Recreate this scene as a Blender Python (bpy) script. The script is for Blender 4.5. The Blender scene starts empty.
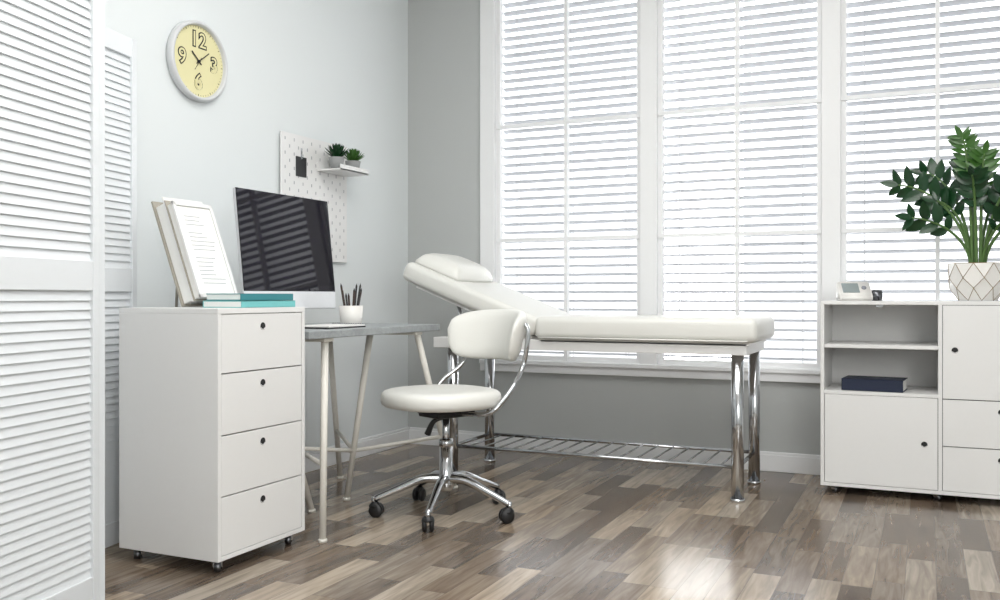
import bpy, bmesh, math, random
from mathutils import Vector, Matrix
random.seed(4)
sc = bpy.context.scene
PI = math.pi
def s2l(c):
    return tuple((x/12.92 if x <= .04045 else ((x+.055)/1.055)**2.4) for x in [v/255 for v in c])
# ------------------------------------------------------------ materials
def mat(name, rgb, rough=.5, metal=0., spec=.5, bump=0., bscale=60., trans=0., coat=0., var=0.04):
    m = bpy.data.materials.new(name); m.use_nodes = True
    nt = m.node_tree; b = nt.nodes['Principled BSDF']
    col = s2l(rgb)
    b.inputs['Roughness'].default_value = rough
    b.inputs['Metallic'].default_value = metal
    b.inputs['Specular IOR Level'].default_value = spec
    b.inputs['Coat Weight'].default_value = coat
    tc = nt.nodes.new('ShaderNodeTexCoord'); nz = nt.nodes.new('ShaderNodeTexNoise')
    nz.inputs['Scale'].default_value = bscale; nz.inputs['Detail'].default_value = 3
    nt.links.new(tc.outputs['Object'], nz.inputs['Vector'])
    mx = nt.nodes.new('ShaderNodeMix'); mx.data_type = 'RGBA'
    mx.inputs[6].default_value = (*[c*(1-var) for c in col], 1)
    mx.inputs[7].default_value = (*[min(1, c*(1+var)) for c in col], 1)
    nt.links.new(nz.outputs['Fac'], mx.inputs[0]); nt.links.new(mx.outputs[2], b.inputs['Base Color'])
    if bump > 0:
        bp = nt.nodes.new('ShaderNodeBump'); bp.inputs['Strength'].default_value = bump
        bp.inputs['Distance'].default_value = .002
        nt.links.new(nz.outputs['Fac'], bp.inputs['Height']); nt.links.new(bp.outputs['Normal'], b.inputs['Normal'])
    if trans > 0:
        t = nt.nodes.new('ShaderNodeBsdfTranslucent'); t.inputs['Color'].default_value = (*col, 1)
        ms = nt.nodes.new('ShaderNodeMixShader'); ms.inputs[0].default_value = trans
        out = nt.nodes['Material Output']
        nt.links.new(b.outputs[0], ms.inputs[1]); nt.links.new(t.outputs[0], ms.inputs[2]); nt.links.new(ms.outputs[0], out.inputs[0])
    return m
M = {}
M['wall_l'] = mat('paint_pale_blue', (227, 232, 233), .8, bump=.05, bscale=150, var=.01)
M['wall_b'] = mat('paint_backlit_shade', (187, 190, 189), .8, bump=.05, bscale=150, var=.01)  # darker grey holds the backlit shade of the window wall
M['ceil'] = mat('ceiling_paint', (240, 240, 240), .9)
M['trim'] = mat('trim_white', (238, 239, 240), .4, var=.01)
M['blind'] = mat('blind_slat', (200, 202, 206), .5, trans=.05, var=.01)
M['lam'] = mat('white_laminate', (230, 230, 229), .35, var=.01)
M['louv'] = mat('louvre_paint', (220, 224, 227), .5, var=.01)
M['dark'] = mat('dark_shade_and_print', (22, 22, 24), .6)  # black for clock marks, and for shade painted into gaps and finger holes
M['chrome'] = mat('chrome', (200, 202, 205), .12, metal=1, var=.01)
M['steel'] = mat('steel_dark', (120, 122, 126), .3, metal=1)
M['leather'] = mat('white_leather', (226, 226, 221), .38, bump=.2, bscale=220, var=.01)
M['plastic'] = mat('black_plastic', (26, 26, 28), .4)
M['screen'] = mat('screen_glass', (10, 6, 20), .04, spec=.24)
M['alu'] = mat('aluminium', (220, 222, 225), .35, metal=.3)
M['paper'] = mat('paper', (236, 236, 233), .7, var=.01)
M['ink'] = mat('ink_grey', (140, 142, 150), .8)
M['pegslot'] = mat('peg_slot', (165, 167, 171), .8)
M['beige'] = mat('binder_edge', (160, 155, 144), .7)
M['teal'] = mat('teal_cover', (52, 130, 138), .6)
M['teal2'] = mat('mint_cover', (110, 184, 184), .6)
M['navy'] = mat('navy_cover', (26, 36, 60), .5)
M['clockface'] = mat('clock_face', (226, 220, 172), .6, var=.01)
M['clockrim'] = mat('clock_rim', (212, 214, 216), .3)
M['leaf'] = mat('leaf_green', (24, 62, 33), .25, bscale=14, var=.35)
M['leaf2'] = mat('leaf_light', (62, 104, 42), .3, bscale=14, var=.3)
M['stem'] = mat('stem_green', (80, 112, 56), .5)
M['soil'] = mat('soil', (56, 44, 36), .95, bump=1, bscale=90)
M['pot'] = mat('ceramic_white', (230, 228, 224), .35)
M['gold'] = mat('gold_line', (140, 118, 84), .4, metal=.4)
M['greypot'] = mat('grey_pot', (150, 152, 152), .7)
M['wood'] = mat('pencil_wood', (60, 46, 40), .6)
M['legpaint'] = mat('leg_cream', (222, 219, 211), .4)
M['slab'] = mat('glow_slab_white', (240, 240, 238), .9)  # white for the added slab outside the window
M['lcd'] = mat('lcd_grey', (140, 150, 150), .3)

def marble():
    m = mat('desk_stone', (148, 153, 155), .35, bscale=20, var=.6)
    nz = [n for n in m.node_tree.nodes if n.type == 'TEX_NOISE'][0]
    nz.inputs['Distortion'].default_value = 1.5; nz.inputs['Detail'].default_value = 8; nz.inputs['Roughness'].default_value = .78
    return m
M['stone'] = marble()

FA = 1
def floor_mat():
    m = bpy.data.materials.new('laminate_planks'); m.use_nodes = True
    nt = m.node_tree; N = nt.nodes; L = nt.links; b = N['Principled BSDF']
    tc = N.new('ShaderNodeTexCoord'); sp = N.new('ShaderNodeSeparateXYZ'); L.new(tc.outputs['Object'], sp.inputs[0])
    def mt(op, a, bb=None):
        n = N.new('ShaderNodeMath'); n.operation = op
        for i, v in enumerate((a, bb)):
            if v is None: continue
            if isinstance(v, (int, float)): n.inputs[i].default_value = v
            else: L.new(v, n.inputs[i])
        return n.outputs[0]
    U = sp.outputs[FA]; V = sp.outputs[1-FA]
    W, LEN = .09, .50
    vr = mt('DIVIDE', V, W); row = mt('FLOOR', vr); fv = mt('FRACT', vr)
    wn = N.new('ShaderNodeTexWhiteNoise'); wn.noise_dimensions = '1D'; L.new(row, wn.inputs['W'])
    ur = mt('ADD', mt('DIVIDE', U, LEN), mt('MULTIPLY', wn.outputs['Value'], 7.3))
    col = mt('FLOOR', ur); fu = mt('FRACT', ur)
    cb = N.new('ShaderNodeCombineXYZ'); L.new(row, cb.inputs[0]); L.new(col, cb.inputs[1])
    w2 = N.new('ShaderNodeTexWhiteNoise'); w2.noise_dimensions = '2D'; L.new(cb.outputs[0], w2.inputs['Vector'])
    # wood grain along each board
    cg = N.new('ShaderNodeCombineXYZ'); L.new(mt('MULTIPLY', U, 3.2), cg.inputs[0]); L.new(mt('MULTIPLY', V, 30), cg.inputs[1])
    L.new(mt('MULTIPLY', w2.outputs['Value'], 50), cg.inputs[2])
    ng = N.new('ShaderNodeTexNoise'); ng.inputs['Scale'].default_value = 1.2; ng.inputs['Detail'].default_value = 8; ng.inputs['Distortion'].default_value = 1.0
    L.new(cg.outputs[0], ng.inputs['Vector'])
    v = mt('ADD', mt('MULTIPLY', w2.outputs['Value'], .78), mt('MULTIPLY', mt('SUBTRACT', ng.outputs['Fac'], .36), 1.0))
    cr = N.new('ShaderNodeValToRGB'); e = cr.color_ramp.elements
    e[0].position = 0; e[0].color = (*s2l((76, 66, 57)), 1)
    e[1].position = 1; e[1].color = (*s2l((178, 165, 148)), 1)
    x = e.new(.33); x.color = (*s2l((108, 94, 81)), 1)
    x = e.new(.65); x.color = (*s2l((140, 127, 112)), 1)
    L.new(v, cr.inputs[0])
    # cool / warm hue shift from board to board
    tint = N.new('ShaderNodeMix'); tint.data_type = 'RGBA'; tint.blend_type = 'MULTIPLY'; tint.inputs[0].default_value = 1
    tr = N.new('ShaderNodeMix'); tr.data_type = 'RGBA'; L.new(w2.outputs['Color'], tint.inputs[7])
    sc3 = N.new('ShaderNodeSeparateColor'); L.new(w2.outputs['Color'], sc3.inputs[0])
    tr.inputs[6].default_value = (.96, .99, 1.03, 1); tr.inputs[7].default_value = (1.04, .99, .93, 1); L.new(sc3.outputs[1], tr.inputs[0])
    L.new(cr.outputs[0], tint.inputs[6]); L.new(tr.outputs[2], tint.inputs[7])
    ev = mt('MINIMUM', fv, mt('SUBTRACT', 1, fv)); eu = mt('MINIMUM', fu, mt('SUBTRACT', 1, fu))
    j = mt('MINIMUM', mt('MULTIPLY', ev, W), mt('MULTIPLY', eu, LEN))
    jm = mt('LESS_THAN', j, .0011)
    mx = N.new('ShaderNodeMix'); mx.data_type = 'RGBA'; L.new(mt('MULTIPLY', jm, .5), mx.inputs[0])
    L.new(tint.outputs[2], mx.inputs[6]); mx.inputs[7].default_value = (*s2l((64, 54, 46)), 1)
    L.new(mx.outputs[2], b.inputs['Base Color'])
    b.inputs['Roughness'].default_value = .2; b.inputs['Specular IOR Level'].default_value = .5
    bp = N.new('ShaderNodeBump'); bp.inputs['Strength'].default_value = .1; bp.inputs['Distance'].default_value = .001
    L.new(ng.outputs['Fac'], bp.inputs['Height']); L.new(bp.outputs[0], b.inputs['Normal'])
    return m
M['floor'] = floor_mat()

# ------------------------------------------------------------ builder
class B:
    def __init__(s, name):
        s.name = name; s.bm = bmesh.new(); s.mats = []
    def mi(s, k):
        if k not in s.mats: s.mats.append(k)
        return s.mats.index(k)
    def add(s, t, k, smooth=False, X=None):
        i = s.mi(k)
        if X is not None: t.transform(X)
        bmesh.ops.recalc_face_normals(t, faces=t.faces[:])
        for f in t.faces: f.material_index = i; f.smooth = smooth
        me = bpy.data.meshes.new('t'); t.to_mesh(me); t.free(); s.bm.from_mesh(me); bpy.data.meshes.remove(me)
    def box(s, a, b, k, bev=0., seg=2, X=None, smooth=False):
        t = bmesh.new(); bmesh.ops.create_cube(t, size=1)
        a = Vector(a); b = Vector(b); c = (a+b)/2; d = b-a
        t.transform(Matrix.Translation(c) @ Matrix.Diagonal((abs(d.x), abs(d.y), abs(d.z), 1)))
        if bev > 0: bmesh.ops.bevel(t, geom=t.edges[:], offset=bev, segments=seg, profile=.5, affect='EDGES')
        s.add(t, k, smooth, X)
    def lathe(s, prof, c, k, n=32, X=None, smooth=True, axis=None):
        t = bmesh.new(); rings = []
        for r, z in prof:
            if r < 1e-6: rings.append([t.verts.new((0, 0, z))])
            else: rings.append([t.verts.new((r*math.cos(2*PI*i/n), r*math.sin(2*PI*i/n), z)) for i in range(n)])
        for p, q in zip(rings, rings[1:]):
            for i in range(n):
                j = (i+1) % n
                vs = [p[i % len(p)], p[j % len(p)], q[j % len(q)], q[i % len(q)]]
                u = []
                for v in vs:
                    if v not in u: u.append(v)
                if len(u) > 2:
                    try: t.faces.new(u)
                    except ValueError: pass
        T = Matrix.Translation(Vector(c))
        if axis is not None: T = T @ Vector((0, 0, 1)).rotation_difference(Vector(axis)).to_matrix().to_4x4()
        if X is not None: T = X @ T
        s.add(t, k, smooth, T)
    def cyl(s, a, b, r, k, n=20, smooth=True, r2=None, X=None):
        a = Vector(a); b = Vector(b); L = (b-a).length; r2 = r if r2 is None else r2
        t = bmesh.new()
        bmesh.ops.create_cone(t, cap_ends=True, segments=n, radius1=r, radius2=r2, depth=L)
        T = Matrix.Translation((a+b)/2) @ Vector((0, 0, 1)).rotation_difference((b-a).normalized()).to_matrix().to_4x4()
        if X is not None: T = X @ T
        s.add(t, k, smooth, T)
        s.bm.faces.ensure_lookup_table()
        for f in s.bm.faces[-(n+2):]:
            if len(f.verts) > 4: f.smooth = False
    def tube(s, pts, r, k, n=10, smoothpath=True, X=None, closed=False):
        P = [Vector(p) for p in pts]
        if smoothpath and len(P) > 2:
            Q = []
            for i in range(len(P)-1):
                p0 = P[max(i-1, 0)]; p1 = P[i]; p2 = P[i+1]; p3 = P[min(i+2, len(P)-1)]
                for j in range(6):
                    u = j/6
                    Q.append(.5*((2*p1)+(-p0+p2)*u+(2*p0-5*p1+4*p2-p3)*u*u+(-p0+3*p1-3*p2+p3)*u**3))
            Q.append(P[-1]); P = Q
        t = bmesh.new(); rings = []; nrm = None
        rr = r if isinstance(r, (list, tuple)) else [r, r]
        for i, p in enumerate(P):
            d = (P[min(i+1, len(P)-1)]-P[max(i-1, 0)]).normalized()
            if nrm is None:
                nrm = d.orthogonal().normalized()
            else:
                nrm = (nrm - d*nrm.dot(d)).normalized()
            bn = d.cross(nrm); f = i/(len(P)-1); ra = rr[0]*(1-f)+rr[1]*f
            rings.append([t.verts.new(p+ra*(math.cos(2*PI*j/n)*nrm+math.sin(2*PI*j/n)*bn)) for j in range(n)])
        for p, q in zip(rings, rings[1:]):
            for i in range(n): t.faces.new((p[i], p[(i+1) % n], q[(i+1) % n], q[i]))
        t.faces.new(rings[0][::-1]); t.faces.new(rings[-1])
        s.add(t, k, True, X)
    def leaf(s, base, d, up, L, W, k, fold=.25, curl=.2):
        d = Vector(d).normalized(); up = Vector(up); side = d.cross(up).normalized(); nn = side.cross(d).normalized()
        t = bmesh.new(); rows = []; n = 7
        for i in range(n+1):
            u = i/n; w = W*.5*(math.sin(PI*u**.8)**.8 if 0 < u < 1 else 0.02)
            c = Vector(base)+d*L*u - nn*curl*L*u*u
            rows.append([t.verts.new(c+side*w+nn*w*fold), t.verts.new(c), t.verts.new(c-side*w+nn*w*fold)])
        for a, b in zip(rows, rows[1:]):
            t.faces.new((a[0], a[1], b[1], b[0])); t.faces.new((a[1], a[2], b[2], b[1]))
        i = s.mi(k)
        for f in t.faces: f.material_index = i; f.smooth = True
        me = bpy.data.meshes.new('t'); t.to_mesh(me); t.free(); s.bm.from_mesh(me); bpy.data.meshes.remove(me)
    def done(s, subsurf=0):
        me = bpy.data.meshes.new(s.name)
        bb = [v.co for v in s.bm.verts]
        mn = Vector([min(c[i] for c in bb) for i in range(3)]); mx = Vector([max(c[i] for c in bb) for i in range(3)])
        o = Vector(((mn.x+mx.x)/2, (mn.y+mx.y)/2, mn.z))
        s.bm.transform(Matrix.Translation(-o)); s.bm.to_mesh(me); s.bm.free()
        for k in s.mats: me.materials.append(M[k])
        ob = bpy.data.objects.new(s.name, me); ob.location = o; sc.collection.objects.link(ob)
        return ob

# ------------------------------------------------------------ room
XL, YB, ZC = -2.875, 4.89, 3.0
XR, YF = 2.4, -1.6
T = .12
b = B('floor'); b.box((XL-T, YF-T, -.1), (XR+T, YB+.2, 0), 'floor'); b.done()
b = B('ceiling'); b.box((XL-T, YF-T, ZC), (XR+T, YB+.2, ZC+.1), 'ceil'); b.done()
b = B('wall_left'); b.box((XL-T, YF-T, 0), (XL, YB+.2, ZC), 'wall_l'); b.done()
b = B('wall_right'); b.box((XR, YF, 0), (XR+T, YB, ZC), 'wall_l'); b.done()
b = B('wall_front'); b.box((XL, YF-T, 0), (XR+T, YF, ZC), 'wall_l'); b.done()
wx0, wx1, wz0, wz1 = -2.372, .583, .462, 2.80
b = B('wall_back')
b.box((XL, YB, 0), (wx0+.03, YB+.2, ZC), 'wall_b'); b.box((wx1-.03, YB, 0), (XR+T, YB+.2, ZC), 'wall_b')
b.box((wx0+.03, YB, 0), (wx1-.03, YB+.2, wz0+.03), 'wall_b'); b.box((wx0+.03, YB, wz1-.03), (wx1-.03, YB+.2, ZC), 'wall_b')
b.done()
b = B('baseboard_back'); b.box((XL+.018, YB-.018, 0), (XR, YB, .085), 'trim', .003); b.box((XL+.018, YB-.011, .085), (XR, YB, .1), 'trim', .003); b.done()
b = B('baseboard_left'); b.box((XL, YF, 0), (XL+.018, YB, .085), 'trim', .003); b.box((XL, YF, .085), (XL+.011, YB, .1), 'trim', .003); b.done()

panes = [(-2.280, -1.408), (-1.313, -.471), (-.381, .490)]
b = B('window_1')
yf0, yf1 = YB-.028, YB+.062
b.box((wx0, yf0, wz0), (-2.28, yf1, wz1), 'trim', .004)
b.box((-1.408, yf0+.001, wz0+.05), (-1.313, yf1-.002, wz1-.01), 'trim', .004)
b.box((-.471, yf0+.001, wz0+.05), (-.381, yf1-.002, wz1-.01), 'trim', .004)
b.box((.49, yf0, wz0), (wx1, yf1, wz1), 'trim', .004)
b.box((-2.29, yf0+.0005, wz0), (.50, yf1-.001, wz0+.07), 'trim', .003)
b.box((-2.29, yf0+.0005, wz1-.06), (.50, yf1-.001, wz1), 'trim', .003)
b.box((wx0, yf0-.012, wz0+.045), (wx1, yf0+.002, wz0+.068), 'trim', .003)
for (p, q) in panes:
    c = (p+q)/2
    b.box((p-.005, YB+.005, wz0+.06), (p+.025, YB+.045, wz1-.05), 'trim'); b.box((q-.025, YB+.005, wz0+.06), (q+.005, YB+.045, wz1-.05), 'trim')
    b.box((p, YB+.006, wz0+.06), (q, YB+.044, wz0+.095), 'trim')
    b.box((c-.010, YB-.008, wz0+.06), (c+.010, YB+.03, wz1-.05), 'trim')
    for z in (1.225, 1.885):
        b.box((p-.003, YB-.006, z-.010), (q+.003, YB+.028, z+.010), 'trim')
b.done()
for (p, q) in panes:
    b = B('venetian_blind')
    z = wz0+.11; tl = math.radians(15)
    while z < wz1-.08:
        X = Matrix.Translation((0, YB+.095, z)) @ Matrix.Rotation(-tl, 4, 'X')
        b.box((p+.006, -.0245, -.0015), (q-.006, .0245, .0015), 'blind', X=X)
        z += .050
    for f in (.12, .5, .88):
        x = p+(q-p)*f
        b.box((x-.0012, YB+.068, wz0+.08), (x+.0012, YB+.070, wz1-.06), 'blind')
        b.box((x-.0012, YB+.121, wz0+.08), (x+.0012, YB+.123, wz1-.06), 'blind')
    b.box((p+.005, YB+.075, wz0+.072), (q-.005, YB+.115, wz0+.088), 'blind', .003)
    b.done()
# added sun-lit slab: brightens the middle window and puts a glow on the floor
b = B('sun_glow_slab')
b.box((-2.12, 8.0, -.2), (-1.40, 8.35, 4.9), 'slab', .01); b.box((-2.16, 7.96, 4.9), (-1.36, 8.39, 4.97), 'slab', .01)
b.done()

# ------------------------------------------------------------ folding screen
b = B('folding_screen')
H = 1.84
def panel(A, C):
    A = Vector((*A, 0)); C = Vector((*C, 0)); w = (C-A).length; d = (C-A)/w
    X = Matrix.Translation(A) @ Matrix(((d.x, -d.y, 0, 0), (d.y, d.x, 0, 0), (0, 0, 1, 0), (0, 0, 0, 1)))
    t = .013; st = .030
    b.box((0.002, -t, 0.0), (st, t, H), 'louv', .002, X=X); b.box((w-st, -t, 0.0), (w-.002, t, H), 'louv', .002, X=X)
    for z0, z1 in ((.02, .10), (.915, 1.0), (H-.07, H)):
        b.box((st, -t*.9, z0), (w-st, t*.9, z1), 'louv', .002, X=X)
    for z0, z1 in ((.10, .915), (1.0, H-.07)):
        n = int((z1-z0)/.0262); p = (z1-z0)/n
        for i in range(n):
            Y = X @ Matrix.Translation((0, 0, z0+p*(i+.5))) @ Matrix.Rotation(math.radians(LT), 4, 'X')
            b.box((st, -.0155, -.0025), (w-st, .0155, .0025), 'louv', X=Y)
LT = 75
pA = (-2.172, 1.927)
panel((-2.055, 1.44), pA)
panel((pA[0]-.012, pA[1]+.03), (-2.547, 2.06)); panel((-2.552, 2.09), (-2.645, 2.52))
b.done()

# ------------------------------------------------------------ casters
def caster(b, x, y, r=.02, top=.05, ang=0.):
    X = Matrix.Translation((x, y, 0)) @ Matrix.Rotation(ang, 4, 'Z')
    b.cyl((-.010, .0, r), (.010, .0, r), r, 'steel', 18, X=X)
    b.cyl((-.0125, .0, r), (.0125, .0, r), r*.5, 'plastic', 12, X=X)
    b.box((-.015, -.010, r), (-.012, .012, top-.004), 'chrome', X=X); b.box((.012, -.010, r), (.015, .012, top-.004), 'chrome', X=X)
    b.box((-.018, -.016, top-.005), (.018, .016, top), 'chrome', .001, X=X)
def hole(b, c, axis, r=.0130):
    # finger hole: flush dark disc painted as the bore's shade, plus the lower lip
    axis = Vector(axis); c = Vector(c)
    b.cyl(c-axis*.001, c+axis*.0003, r, 'dark', 28)
    side = axis.cross(Vector((0, 0, 1)))
    b.tube([c+axis*.0004+r*.84*(side*math.cos(t_)+Vector((0, 0, 1))*math.sin(t_)) for t_ in [PI*(1.15+.7*i/8) for i in range(9)]], .0013, 'lam', 6)

# drawer chest
b = B('drawer_chest')
x0, x1, y0, y1, z0, z1 = -2.487, -2.056, 2.303, 2.759, .045, .86
b.box((x0, y0, z1-.018), (x1, y1, z1), 'lam', .0015)
b.box((x0, y0, z0), (x1, y0+.016, z1-.018), 'lam', .0015); b.box((x0, y1-.016, z0), (x1, y1, z1-.018), 'lam', .0015)
b.box((x0, y0+.016, z0), (x1, y1-.016, z0+.014), 'lam', .001)
b.box((x0+.005, y0+.016, z0+.014), (x1-.03, y1-.016, z1-.018), 'dark')  # dark core painted in for the shade between drawer fronts
b.box((x0, y0+.016, z0+.014), (x0+.005, y1-.016, z1-.018), 'lam')
zs = [z0+.014, .25, .448, .648, z1-.018]
for i in range(4):
    b.box((x1-.028, y0+.0185, zs[i]+.002), (x1-.002, y1-.0185, zs[i+1]-.002), 'lam', .0015)
    hole(b, (x1-.002, (y0+y1)/2-.005, zs[i+1]-.045), (1, 0, 0))
for x in (x0+.04, x1-.04):
    for y in (y0+.045, y1-.045): caster(b, x, y, .018, z0, .6)
b.done()

# sideboard right
b = B('storage_sideboard')
x0, x1, y0, y1, z0, z1 = -.434, .56, 4.44, 4.845, .036, .877
xm = .052; t = .016
b.box((x0, y0, z1-t), (x1, y1, z1), 'lam', .0015); b.box((x0, y0, z0), (x1, y1, z0+t), 'lam', .0015)
for x in (x0, xm, x1-t): b.box((x, y0, z0+t), (x+t, y1, z1-t), 'lam', .001)
b.box((x0+t, y1-.008, z0+t), (x1-t, y1, z1-t), 'lam')
b.box((x0+t, y0, .455), (xm, y1-.008, .47), 'lam', .001); b.box((x0+t, y0+.01, .665), (xm, y1-.008, .681), 'lam', .001)
b.box((x0+t, y0+.02, z0+t), (xm, y0+.022, .455), 'dark'); b.box((xm+t, y0+.02, z0+t), (x1-t, y0+.022, z1-t), 'dark')  # dark sheets painted in for the shade around the doors and drawers
g = .002
b.box((x0+t+g, y0-.0005, z0+t+g), (xm-g, y0+.017, .455-g), 'lam', .0015); hole(b, (xm-.055, y0-.0005, .25), (0, -1, 0))
b.box((xm+t+g, y0-.0005, .454), (x1-t-g, y0+.017, z1-t-g), 'lam', .0015); hole(b, (xm+.065, y0-.0005, .665), (0, -1, 0))
b.box((xm+t+g, y0-.0005, .249), (x1-t-g, y0+.017, .45), 'lam', .0015); hole(b, ((xm+x1)/2-.012, y0-.0005, .405), (0, -1, 0))
b.box((xm+t+g, y0-.0005, z0+t+g), (x1-t-g, y0+.017, .245), 'lam', .0015); hole(b, ((xm+x1)/2-.012, y0-.0005, .2), (0, -1, 0))
b.box((-.20, y0+.004, z1-t-.012), (-.17, y0+.02, z1-t), 'chrome', .002)
for x in (x0+.06, xm, x1-.06):
    for y in (y0+.05, y1-.05): caster(b, x, y, .014, z0, .8)
b.done()

# ------------------------------------------------------------ desk
b = B('desk')
dx0, dx1, dy0, dy1, dz = -2.65, -2.05, 2.775, 3.78, .77
b.box((dx0, dy0, dz-.03), (dx1, dy1, dz), 'stone', .003)
legs = [((-2.09, 2.93), (-2.0, 2.79)), ((-2.45, 3.02), (-2.32, 3.16)), ((-2.20, 3.42), (-2.317, 3.41)), ((-2.09, 3.63), (-2.0, 3.83)), ((-2.56, 2.95), (-2.62, 2.85)), ((-2.56, 3.62), (-2.62, 3.8))]
for (tx, ty), (fx, fy) in legs:
    b.cyl((fx, fy, 0.004), (tx, ty, dz-.03), .0125, 'legpaint', 14, r2=.0145)
    b.cyl((fx, fy, 0), (fx, fy, .012), .016, 'legpaint', 14)
b.box((-2.6, 2.9, dz-.045), (-2.07, 2.96, dz-.03), 'legpaint', .002); b.box((-2.6, 3.59, dz-.045), (-2.07, 3.65, dz-.03), 'legpaint', .002)
def on(i, z):
    (tx, ty), (fx, fy) = legs[i]; f = z/(dz-.03); return (fx+(tx-fx)*f, fy+(ty-fy)*f, z)
b.cyl(on(0, .27), on(1, .27), .009, 'legpaint', 10); b.cyl(on(2, .22), on(3, .25), .009, 'legpaint', 10)
b.cyl(on(1, .27), on(4, .27), .009, 'legpaint', 10); b.cyl(on(2, .22), on(5, .25), .009, 'legpaint', 10)
b.cyl(on(1, .27), on(2, .22), .009, 'legpaint', 10)
b.done()

# monitor
b = B('desktop_monitor')
tt = math.radians(6)
X = Matrix.Translation((-2.395, 3.141, .845)) @ Matrix(((0, -math.sin(tt), math.cos(tt), 0), (1, 0, 0, 0), (0, math.cos(tt), math.sin(tt), 0), (0, 0, 0, 1)))
w = .305; h = .484
b.box((-w, 0, -.016), (w, h, 0), 'alu', .004, X=X)
b.box((-w+.001, .075, -.004), (w-.001, h-.001, .0015), 'screen', .001, X=X)
b.box((-w*.5, .08, -.04), (w*.5, h*.8, -.014), 'alu', .012, X=X)
b.box((-2.56, 3.05, dz), (-2.36, 3.23, dz+.007), 'alu', .002)
b.tube([(-2.535, 3.14, dz+.005), (-2.55, 3.14, dz+.06), (-2.51, 3.14, dz+.18), (-2.46, 3.14, dz+.26)], .012, 'alu')
b.box((-2.555, 3.08, dz+.005), (-2.535, 3.20, dz+.12), 'alu', .003)
b.done()

# pencil cup
b = B('pencil_cup')
c = Vector((-2.29, 3.405, dz))
b.lathe([(0, 0), (.040, 0), (.047, .006), (.053, .088), (.050, .088), (.044, .01), (0, .01)], c, 'pot', 28)
for i in range(9):
    a = i*.8; p = c+Vector((.018*math.cos(a), .018*math.sin(a), .012)); q = c+Vector((.044*math.cos(a), .044*math.sin(a), .13+.014*(i % 3)*1.5))
    b.cyl(p, q, .0045, 'wood' if i % 2 else 'plastic', 8); b.cyl(q, q+(q-p).normalized()*.014, .0045, 'plastic', 8, r2=.0005)
b.done()
b = B('spiral_notebook')
b.box((-2.30, 3.0, dz), (-2.12, 3.26, dz+.006), 'plastic', .001); b.box((-2.298, 3.003, dz+.006), (-2.122, 3.257, dz+.012), 'paper', .001)
for i in range(14):
    b.lathe([(.006, -.001), (.008, -.001), (.008, .001), (.006, .001), (.006, -.001)], (-2.285+.0115*i, 3.262, dz+.0085), 'steel', 10, axis=(1, 0, 0))
b.done()

# items on chest
zt = .86
b = B('teal_book')
X = Matrix.Translation((-2.178, 2.605, zt))
b.box((-.085, -.146, 0), (.085, .146, .003), 'teal2', .001, X=X); b.box((-.083, -.144, .003), (.082, .144, .021), 'paper', X=X); b.box((-.085, -.146, .021), (.085, .146, .024), 'teal2', .001, X=X)
b.box((-.085, -.146, 0), (-.082, .146, .024), 'teal2', .001, X=X); b.box((.0815, -.146, 0), (.085, .146, .024), 'teal2', .001, X=X)
b.done()
b = B('teal_book')
X = Matrix.Translation((-2.18, 2.61, zt+.0245)) @ Matrix.Rotation(math.radians(-1.5), 4, 'Z')
b.box((-.078, -.138, 0), (.078, .138, .003), 'teal', .001, X=X); b.box((-.076, -.136, .003), (.075, .136, .021), 'paper', X=X); b.box((-.078, -.138, .021), (.078, .138, .024), 'teal', .001, X=X)
b.box((.0745, -.138, 0), (.078, .138, .024), 'teal', .001, X=X)
b.done()
# thick display binder leaning back on its strut
b = B('ring_binder')
lean = math.radians(21); th_ = .09
X = Matrix.Translation((-2.28, 2.560, zt+th_*math.sin(lean)+.001)) @ Matrix(((0, -math.sin(lean), math.cos(lean), 0), (1, 0, 0, 0), (0, math.cos(lean), math.sin(lean), 0), (0, 0, 0, 1)))
b.box((-.098, 0, -.006), (.098, .365, 0), 'pot', .002, X=X)
b.box((-.083, .016, 0), (.083, .346, .003), 'paper', X=X)
for e0, e1 in (((-.098, 0), (-.084, .365)), ((.084, 0), (.098, .365)), ((-.098, 0), (.098, .014)), ((-.098, .350), (.098, .365))):
    b.box((*e0, -.001), (*e1, .007), 'lam', .0015, X=X)
for i in range(17):
    wl = .05+.045*random.random()
    if i in (3, 9): continue
    b.box((-.06, .31-.016*i, .003), (-.06+wl*1.3, .312-.016*i, .0034), 'ink', X=X)
b.box((-.092, .006, -.026), (.092, .360, -.006), 'paper', .001, X=X)
b.box((-.098, 0, -.030), (.098, .380, -.026), 'beige', .001, X=X)
b.box((-.098, 0, -.036), (.098, .395, -.030), 'lam', .001, X=X)
b.box((-.090, .008, -.080), (.090, .375, -.036), 'paper', .002, X=X)
b.box((-.098, 0, -.088), (.098, .40, -.080), 'beige', .0015, X=X)
b.box((.085, 0, -.088), (.098, .36, 0), 'beige', .0015, X=X)
b.cyl((-2.470, 2.56, 1.08), (-2.480, 2.56, zt), .005, 'beige', 10)
b.done()

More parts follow.
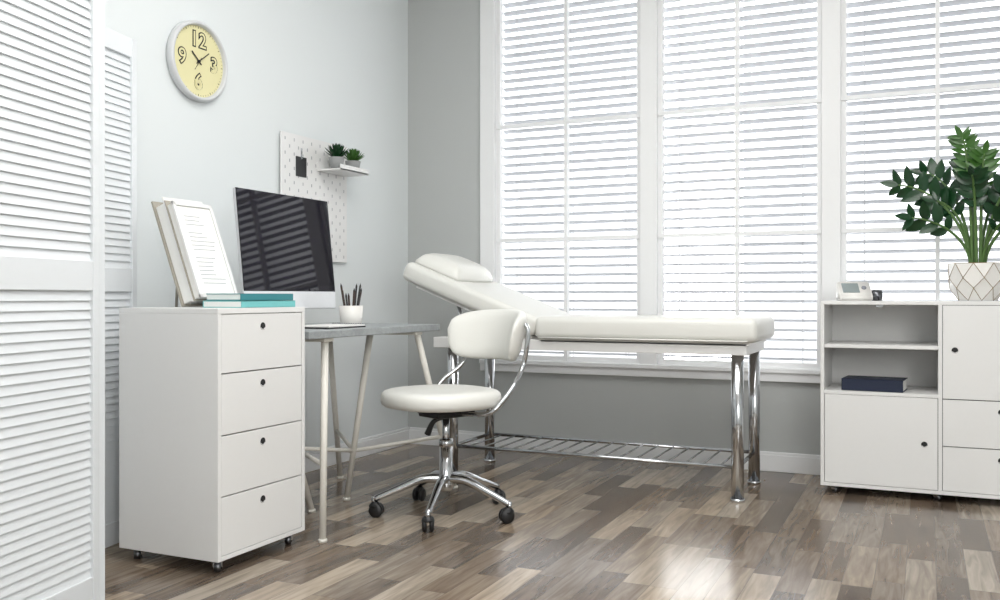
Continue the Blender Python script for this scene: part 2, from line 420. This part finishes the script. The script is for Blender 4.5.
# ------------------------------------------------------------ clock
b = B('wall_clock')
cc = Vector((XL, 3.076, 1.915)); R = .172
b.lathe([(0, 0), (R*.96, 0), (R, .006), (R, .032), (R-.006, .038), (R-.014, .038), (R-.018, .028), (R-.018, .018), (0, .018)], cc, 'clockrim', 64, axis=(1, 0, 0))
b.cyl(cc+Vector((.0185, 0, 0)), cc+Vector((.0195, 0, 0)), R-.0185, 'clockface', 64)
def hand(ang, L, w, x):
    X = Matrix.Translation(cc+Vector((x, 0, 0))) @ Matrix.Rotation(-ang, 4, 'X')
    b.box((0, -w, -.02), (.0015, w, L), 'dark', X=X)
hand(math.radians(-50), .055, .0028, .023); hand(math.radians(52), .075, .002, .025); hand(math.radians(215), .05, .0007, .027)
b.cyl(cc+Vector((.019, 0, 0)), cc+Vector((.029, 0, 0)), .006, 'dark', 16)
for i in range(60):
    a = 2*PI*i/60
    X = Matrix.Translation(cc+Vector((.0197, 0, 0))) @ Matrix.Rotation(a, 4, 'X')
    big = i % 5 == 0
    b.box((0, -(.0012 if big else .0005), R-(.031 if big else .028)), (.0006, (.0012 if big else .0005), R-.022), 'dark', X=X)
clock = b.done()
for txt, dy, dzz in (('12', 0, .090), ('3', .096, 0), ('6', 0, -.090), ('9', -.096, 0)):
    for nm, off, ex, xx, mk in (('digit_', .0052, .0005, .0204, 'dark'), ('digit_inner_', 0.0, .0005, .0216, 'clockface')):
        cu = bpy.data.curves.new(nm+txt, 'FONT'); cu.body = txt; cu.size = .092; cu.align_x = 'CENTER'; cu.align_y = 'CENTER'; cu.extrude = ex
        cu.offset = off; cu.space_character = 1.1
        to = bpy.data.objects.new(nm+txt, cu); sc.collection.objects.link(to); cu.materials.append(M[mk])
        to.parent = clock
        to.location = cc+Vector((xx, dy, dzz))-clock.location; to.rotation_euler = (PI/2, 0, PI/2)

# pegboard
b = B('pegboard')
py0, py1, pz0, pz1 = 3.641, 4.205, 1.08, 1.708
b.box((XL+.012, py0, pz0), (XL+.02, py1, pz1), 'lam', .002)
for y in (py0+.05, py1-.05):
    for z in (pz0+.05, pz1-.05): b.cyl((XL, y, z), (XL+.012, y, z), .012, 'lam', 12)
ny, nz = 15, 17
for i in range(ny):
    for j in range(nz):
        y = py0+.03+(py1-py0-.06)*i/(ny-1); z = pz0+.03+(pz1-pz0-.06)*j/(nz-1)
        if (i+j) % 2 == 0: b.box((XL+.0199, y-.003, z-.008), (XL+.0204, y+.003, z+.008), 'pegslot')
b.box((XL+.02, 3.755, 1.50), (XL+.024, 3.84, 1.60), 'plastic', .001)
b.box((XL+.02, 3.795, 1.59), (XL+.025, 3.803, 1.645), 'chrome')
b.done()
b = B('peg_shelf')
b.box((XL+.0208, 3.93, 1.545), (XL+.17, 4.19, 1.555), 'lam', .002)
b.box((XL+.163, 3.93, 1.545), (XL+.17, 4.19, 1.575), 'lam', .002); b.box((XL+.0208, 3.93, 1.545), (XL+.026, 4.19, 1.59), 'lam', .001)
b.done()
for (y, k, s) in ((3.975, 'leaf', 1.0), (4.125, 'leaf2', .95)):
    b = B('potted_succulent'); c = Vector((XL+.112, y, 1.5555))
    b.lathe([(0, 0), (.03, 0), (.042, .06), (.038, .06), (.036, .05), (0, .05)], c, 'greypot', 24)
    b.cyl(c+Vector((0, 0, .045)), c+Vector((0, 0, .052)), .036, 'soil', 20)
    for i in range(44):
        a = i*2.4; e = .35+1.15*(i/44); L = (.072-.004*i/44)*s
        d = (math.cos(a)*math.cos(e), math.sin(a)*math.cos(e), math.sin(e))
        b.leaf(c+Vector((0, 0, .05)), d, (0, 0, 1) if e < 1.3 else (1, 0, 0.1), L*1.22, .022, k, .5, -.15)
    b.done()

# ------------------------------------------------------------ office chair
b = B('office_chair')
cx, cy = -1.793, 3.357; C = Vector((cx, cy, 0))
for i in range(5):
    a = math.radians(139.75+1+72*i); d = Vector((math.cos(a), math.sin(a), 0)); e = C+d*.295
    b.tube([C+Vector((0, 0, .15))+d*.02, C+Vector((0, 0, .148))+d*.1, C+Vector((0, 0, .11))+d*.2, e+Vector((0, 0, .072))], [.021, .012], 'chrome', 12)
    b.cyl(e+Vector((0, 0, .05)), e+Vector((0, 0, .082)), .009, 'chrome', 12)
    ca = a+.8+i*.5; n = Vector((math.cos(ca), math.sin(ca), 0)); f = Vector((-n.y, n.x, 0))*.012
    for sgn in (-1, 1):
        b.lathe([(0, -.009), (.024, -.009), (.029, -.004), (.029, .004), (.024, .009), (0, .009)], e+f+n*sgn*.014+Vector((0, 0, .0292)), 'plastic', 20, axis=n)
    b.lathe([(.013, 0), (.024, -.012), (.026, -.02), (0.0, -.02)], e+f*.5+Vector((0, 0, .062)), 'plastic', 16)
b.lathe([(0, .10), (.03, .10), (.034, .12), (.034, .165), (.028, .175), (.026, .30), (0, .30)], C, 'chrome', 28)
b.cyl(C+Vector((0, 0, .25)), C+Vector((0, 0, .42)), .015, 'chrome', 20)
b.lathe([(.0265, .28), (.030, .29), (.030, .31), (.016, .315)], C, 'chrome', 20)
back = math.radians(40+24.75); bd = Vector((math.cos(back), math.sin(back), 0)); sd = Vector((-bd.y, bd.x, 0))
Xc = Matrix.Translation(C) @ Matrix.Rotation(back, 4, 'Z')   # local +x = back
b.box((-.09, -.07, .405), (.10, .07, .43), 'plastic', .006, X=Xc)
b.box((-.13, -.02, .425), (.13, .02, .446), 'plastic', .004, X=Xc); b.box((-.02, -.13, .425), (.02, .13, .446), 'plastic', .004, X=Xc)
def seat():
    t = bmesh.new(); n = 48; rings = []
    prof = [(0.0, .447), (.80, .447), (.93, .450), (.985, .459), (1.0, .471), (1.0, .487), (.985, .502), (.94, .512), (.86, .518), (.5, .514), (.25, .511), (0, .510)]
    for f, z in prof:
        if f == 0: rings.append([t.verts.new((0, 0, z))]); continue
        r = []
        for i in range(n):
            a = 2*PI*i/n; cxx = math.cos(a); sy = math.sin(a); p = 2.5
            x = abs(cxx)**(2/p)*(1 if cxx > 0 else -1)*.232*f; y = abs(sy)**(2/p)*(1 if sy > 0 else -1)*.232*f
            r.append(t.verts.new((x-.025, y, z)))
        rings.append(r)
    for p, q in zip(rings, rings[1:]):
        for i in range(n):
            vs = []
            for v in (p[i % len(p)], p[(i+1) % n % len(p)], q[(i+1) % n % len(q)], q[i % len(q)]):
                if v not in vs: vs.append(v)
            if len(vs) > 2: t.faces.new(vs)
    return t
b.add(seat(), 'leather', True, Xc)
PZ = .722
def pad():
    t = bmesh.new(); n = 30; m = 20; rings = []; A = math.radians(66)
    for i in range(n+1):
        u = -1+2*i/n; a = A*u; e = (1-abs(u)**5)**.5 if abs(u) < 1 else 0
        hh = .108*(.35+.65*(1-abs(u)**4)**.5) if abs(u) < 1 else .035
        th = .03*max(e, .15)
        r = []
        for j in range(m):
            q = 2*PI*j/m; cq = math.cos(q); sq = math.sin(q)
            rr = .235+th*abs(cq)**.8*(1 if cq > 0 else -1)
            z = PZ+hh*abs(sq)**.6*(1 if sq > 0 else -1)+.012*(1-u*u)
            rr += .02*((z-PZ)/.1)
            r.append(t.verts.new((.075+rr*math.cos(a), rr*math.sin(a), z)))
        rings.append(r)
    for p, q in zip(rings, rings[1:]):
        for i in range(m): t.faces.new((p[i], p[(i+1) % m], q[(i+1) % m], q[i]))
    t.faces.new(rings[0]); t.faces.new(rings[-1])
    return t
b.add(pad(), 'leather', True, Xc)
for sg in (-1, 1):
    a = math.radians(50)*sg
    P = lambda r, z, aa=a: (.075+r*math.cos(aa), r*math.sin(aa), z)
    b.tube([P(.272, .785), P(.285, .755), P(.28, .685), P(.262, .605), (.16, .235*sg, .53), (.08, .225*sg, .45), (.05, .18*sg, .425), (.03, .06*sg, .42)], .010, 'chrome', 12, X=Xc)
b.tube([C+Vector((0, 0, .40)), C+Vector((-.04, -.03, .385)), C+Vector((-.07, -.03, .33))], [.006, .014], 'plastic', 8)
b.done()

# ------------------------------------------------------------ exam couch
b = B('examination_couch')
Y0, Y1 = 4.03, 4.57
lx0, lx1, ly0, ly1 = -2.15, -.745, 4.10, 4.53
for x in (lx0, lx1):
    for y in (ly0, ly1):
        b.cyl((x, y, .01), (x, y, .655), .027, 'chrome', 28); b.cyl((x, y, 0), (x, y, .015), .031, 'chrome', 28)
b.box((-2.24, Y0+.03, .642), (-.70, Y0+.055, .694), 'lam', .003); b.box((-2.24, Y1-.055, .642), (-.70, Y1-.03, .694), 'lam', .003)
b.box((-2.24, Y0+.055, .642), (-2.215, Y1-.055, .694), 'lam', .003); b.box((-.725, Y0+.055, .642), (-.70, Y1-.055, .694), 'lam', .003)
b.box((-1.66, Y0+.03, .682), (-.69, Y1-.03, .696), 'lam', .002)
hx = -1.69
b.box((hx+.005, Y0, .696), (-.651, Y1, .805), 'leather', .032, 5, smooth=True)
b.tube([(hx+.03, Y0-.001, .704), (-.69, Y0-.001, .704)], .004, 'leather', 8)
Xb = Matrix.Translation((hx, 0, .70)) @ Matrix.Rotation(math.radians(21.5), 4, 'Y')
b.box((-.785, Y0, 0), (-.005, Y1, .10), 'leather', .032, 5, X=Xb, smooth=True)
b.box((-.70, Y0+.04, -.014), (-.02, Y1-.04, 0), 'lam', .002, X=Xb)
def cush():
    t = bmesh.new(); n, m = 14, 16; top = []; bot = []
    for i in range(n+1):
        rt = []; rb = []
        for j in range(m+1):
            u = -1+2*i/n; v = -1+2*j/m
            e = ((1-abs(u)**4)*(1-abs(v)**6))
            hgt = .012+.06*max(0, e)**.45
            x = -.625+u*.14*(1-.06*v*v); y = (Y0+Y1)/2-.02+v*.21*(1-.05*u*u)
            rt.append(t.verts.new((x, y, .103+hgt))); rb.append(t.verts.new((x, y, .10)))
        top.append(rt); bot.append(rb)
    for G, fl in ((top, 0), (bot, 1)):
        for i in range(n):
            for j in range(m):
                q = (G[i][j], G[i+1][j], G[i+1][j+1], G[i][j+1]); t.faces.new(q[::-1] if fl else q)
    bd_t = [top[i][0] for i in range(n+1)]+[top[n][j] for j in range(1, m+1)]+[top[i][m] for i in range(n-1, -1, -1)]+[top[0][j] for j in range(m-1, 0, -1)]
    bd_b = [bot[i][0] for i in range(n+1)]+[bot[n][j] for j in range(1, m+1)]+[bot[i][m] for i in range(n-1, -1, -1)]+[bot[0][j] for j in range(m-1, 0, -1)]
    L = len(bd_t)
    for i in range(L): t.faces.new((bd_t[i], bd_t[(i+1) % L], bd_b[(i+1) % L], bd_b[i]))
    return t
b.add(cush(), 'leather', True, Xb)
for y in (ly0+.02, ly1-.02):
    b.cyl((-2.08, y, .69), (-2.13, y, .85), .010, 'chrome', 12)
zr = .15
for y in (ly0, ly1): b.cyl((lx0, y, zr), (lx1, y, zr), .009, 'chrome', 12)
for x in (lx0, lx1): b.cyl((x, ly0, zr), (x, ly1, zr), .009, 'chrome', 12)
for i in range(1, 18):
    x = lx0+(lx1-lx0)*i/18; b.cyl((x, ly0, zr), (x, ly1, zr), .0045, 'chrome', 8)
b.done()

# ------------------------------------------------------------ things on the sideboard
zs_ = .877
b = B('blood_pressure_monitor')
X = Matrix.Translation((-.300, 4.60, zs_)) @ Matrix.Rotation(math.radians(15), 4, 'Z')
t = bmesh.new()
prof = [(-.055, 0), (.055, 0), (.055, .086), (.03, .092), (-.055, .025)]
L_ = [t.verts.new((-.072, p[0], p[1])) for p in prof]; R_ = [t.verts.new((.072, p[0], p[1])) for p in prof]
t.faces.new(L_[::-1]); t.faces.new(R_)
for i in range(5): t.faces.new((L_[i], L_[(i+1) % 5], R_[(i+1) % 5], R_[i]))
bmesh.ops.bevel(t, geom=t.edges[:], offset=.006, segments=3, affect='EDGES')
b.add(t, 'pot', True, X)
Xs = X @ Matrix.Translation((-.012, -.012, .0605)) @ Matrix.Rotation(math.atan2(.067, .085), 4, 'X')
b.box((-.044, -.035, -.002), (.03, .035, .0015), 'lcd', .001, X=Xs); b.cyl((.052, 0, -.002), (.052, 0, .004), .011, 'ink', 16, X=Xs)
b.tube([X @ Vector((.070, .02, .03)), X @ Vector((.09, .03, .03)), X @ Vector((.11, .0, .012)), X @ Vector((.10, -.04, .008))], .004, 'plastic', 8)
b.lathe([(.02, -.02), (.026, -.02), (.026, .02), (.02, .02), (.02, -.02)], X @ Vector((.105, .03, .0265)), 'steel', 24, axis=(.9, .3, 0))
b.done()
b = B('navy_book')
X = Matrix.Translation((-.210, 4.56, .4705)) @ Matrix.Rotation(math.radians(-5), 4, 'Z')
b.box((-.13, -.09, 0), (.13, .09, .004), 'navy', .001, X=X); b.box((-.13, -.09, .050), (.13, .09, .054), 'navy', .001, X=X)
b.box((-.13, -.09, 0), (.13, -.086, .054), 'navy', .001, X=X); b.box((-.125, -.086, .004), (.126, .086, .050), 'paper', X=X)
b.done()

# plant
b = B('potted_zz_plant')
pc = Vector((.212, 4.63, zs_+.003))
rg = []
for r, z, off in ((.078, 0, 0), (.112, .055, .5), (.122, .10, 0), (.118, .165, .5)):
    rg.append([pc+Vector((r*math.cos(2*PI*(i+off)/9), r*math.sin(2*PI*(i+off)/9), z)) for i in range(9)])
t = bmesh.new(); vr = [[t.verts.new(p) for p in r] for r in rg]
edges = []
for k in range(3):
    off = k % 2
    for i in range(9):
        a, a2 = vr[k][i], vr[k][(i+1) % 9]
        if off == 0:
            c0 = vr[k+1][i]; cn = vr[k+1][(i+1) % 9]
            t.faces.new((a, a2, c0)); t.faces.new((a2, cn, c0)); edges += [(a.co.copy(), c0.co.copy()), (a2.co.copy(), c0.co.copy())]
        else:
            c0 = vr[k+1][(i+1) % 9]; cp = vr[k+1][i]
            t.faces.new((a, a2, c0)); t.faces.new((a, c0, cp))
            edges += [(a.co.copy(), c0.co.copy()), (a.co.copy(), cp.co.copy())]
t.faces.new(vr[0][::-1]); b.add(t, 'pot', False)
for i in range(9): edges.append((rg[3][i], rg[3][(i+1) % 9]))
for p, q in edges: b.cyl(p, q, .0014, 'gold', 6)
b.lathe([(.0, .15), (.11, .15)], pc, 'soil', 9)
def frond(az, reach, height, nl, ls, kmain='leaf', u0=.4, wr=.5):
    dr = Vector((math.cos(az), math.sin(az), 0)); side = Vector((-dr.y, dr.x, 0))
    base = pc+Vector((0, 0, .15))+dr*.025
    P = []
    N_ = 14
    for i in range(N_+1):
        u = i/N_
        P.append(base+dr*(reach*(u**1.7))+Vector((0, 0, height*(math.sin(u*PI/2*.93)))))
    b.tube([P[0], P[3], P[6], P[9], P[12], P[14]], [.0085, .003], 'stem', 8)
    for i in range(nl):
        u = u0+(.98-u0)*i/(nl-1); f = u*N_; k = min(int(f), N_-1); p = P[k].lerp(P[k+1], f-k); tg = (P[k+1]-P[k]).normalized()
        nrm = side.cross(tg).normalized()
        face = (nrm*.5+Vector((random.uniform(-.3, .3), -.9, random.uniform(0, .5)))).normalized()
        sd_ = tg.cross(face).normalized()
        for sg in (-1, 1):
            d = tg*.7+sd_*sg*.9+face*random.uniform(-.25, .25)
            L = ls*(.75+.5*math.sin(PI*(i+.6)/nl))*random.uniform(.88, 1.12)
            b.leaf(p, d, face+Vector((random.uniform(-.3, .3), 0, random.uniform(-.3, .3))), L, L*wr, kmain, .2, .15)
    b.leaf(P[-1], (P[-1]-P[-2]), Vector((0, -1, .2)), ls*.95, ls*.4, kmain, .2, 0)
FR = [(3.25, .30, .38, 5, .085, 'leaf', .55), (3.6, .27, .22, 4, .085, 'leaf', .58), (2.8, .20, .44, 6, .08, 'leaf', .5), (3.3, .14, .30, 4, .08, 'leaf', .6),
      (1.9, .08, .48, 7, .078, 'leaf', .45), (3.7, .05, .58, 10, .066, 'leaf2', .4, .34), (5.2, .03, .50, 9, .068, 'leaf2', .45, .34), (4.5, .10, .40, 6, .075, 'leaf', .5),
      (5.9, .20, .42, 7, .080, 'leaf', .4), (.2, .26, .40, 7, .085, 'leaf', .45), (6.1, .32, .28, 6, .085, 'leaf', .45), (1.0, .2, .36, 6, .080, 'leaf', .5), (5.4, .26, .24, 5, .08, 'leaf', .5)]
for f in FR: frond(*f)
b.done()

# ------------------------------------------------------------ lights / world
def area(name, loc, rot, sx, sy, e, col=(1, 1, 1)):
    l = bpy.data.lights.new(name, 'AREA'); l.shape = 'RECTANGLE'; l.size = sx; l.size_y = sy; l.energy = e; l.color = col
    o = bpy.data.objects.new(name, l); o.location = loc; o.rotation_euler = rot; sc.collection.objects.link(o); return o
area('ceiling_fill', (-.6, 2.2, 2.98), (0, 0, 0), 2.6, 2.2, 62, (1, .99, .97))  # added overhead fill light, no fixture modelled
area('camera_side_fill', (1.6, -1.2, 1.9), (math.radians(70), 0, math.radians(35)), 2.0, 1.8, 74, (1, .99, .97))  # added fill light behind the camera to brighten the room
sl = bpy.data.lights.new('sun', 'SUN'); sl.energy = 50; sl.angle = .02; so = bpy.data.objects.new('sun', sl); sc.collection.objects.link(so)
so.location = (0, 0, 8)
so.rotation_euler = Vector((.10, .67, -.74)).to_track_quat('-Z', 'Y').to_euler()
# overcast sky above a darker, light-grey ground
w = bpy.data.worlds.new('World'); sc.world = w; w.use_nodes = True
nt = w.node_tree; bg = nt.nodes['Background']; bg.inputs[1].default_value = 1.1
tc = nt.nodes.new('ShaderNodeTexCoord'); sp = nt.nodes.new('ShaderNodeSeparateXYZ'); nt.links.new(tc.outputs['Generated'], sp.inputs[0])
cr = nt.nodes.new('ShaderNodeValToRGB'); mr = nt.nodes.new('ShaderNodeMapRange')
mr.inputs['From Min'].default_value = -.25; mr.inputs['From Max'].default_value = .35
nt.links.new(sp.outputs[2], mr.inputs[0]); nt.links.new(mr.outputs[0], cr.inputs[0])
e = cr.color_ramp.elements; e[0].position = .30; e[0].color = (.97, .98, 1.0, 1); e[1].position = .75; e[1].color = (2.4, 2.45, 2.5, 1)
nt.links.new(cr.outputs[0], bg.inputs[0])

cam = bpy.data.cameras.new('camera'); co = bpy.data.objects.new('camera', cam); sc.collection.objects.link(co)
co.location = (0, 0, .9); co.rotation_euler = (PI/2, 0, math.radians(24.75)); cam.lens = 36*922/1000; cam.sensor_width = 36; cam.shift_y = -.004
cam.clip_start = .05
sc.camera = co
sc.view_settings.view_transform = 'Standard'
sc.view_settings.exposure = 0.33
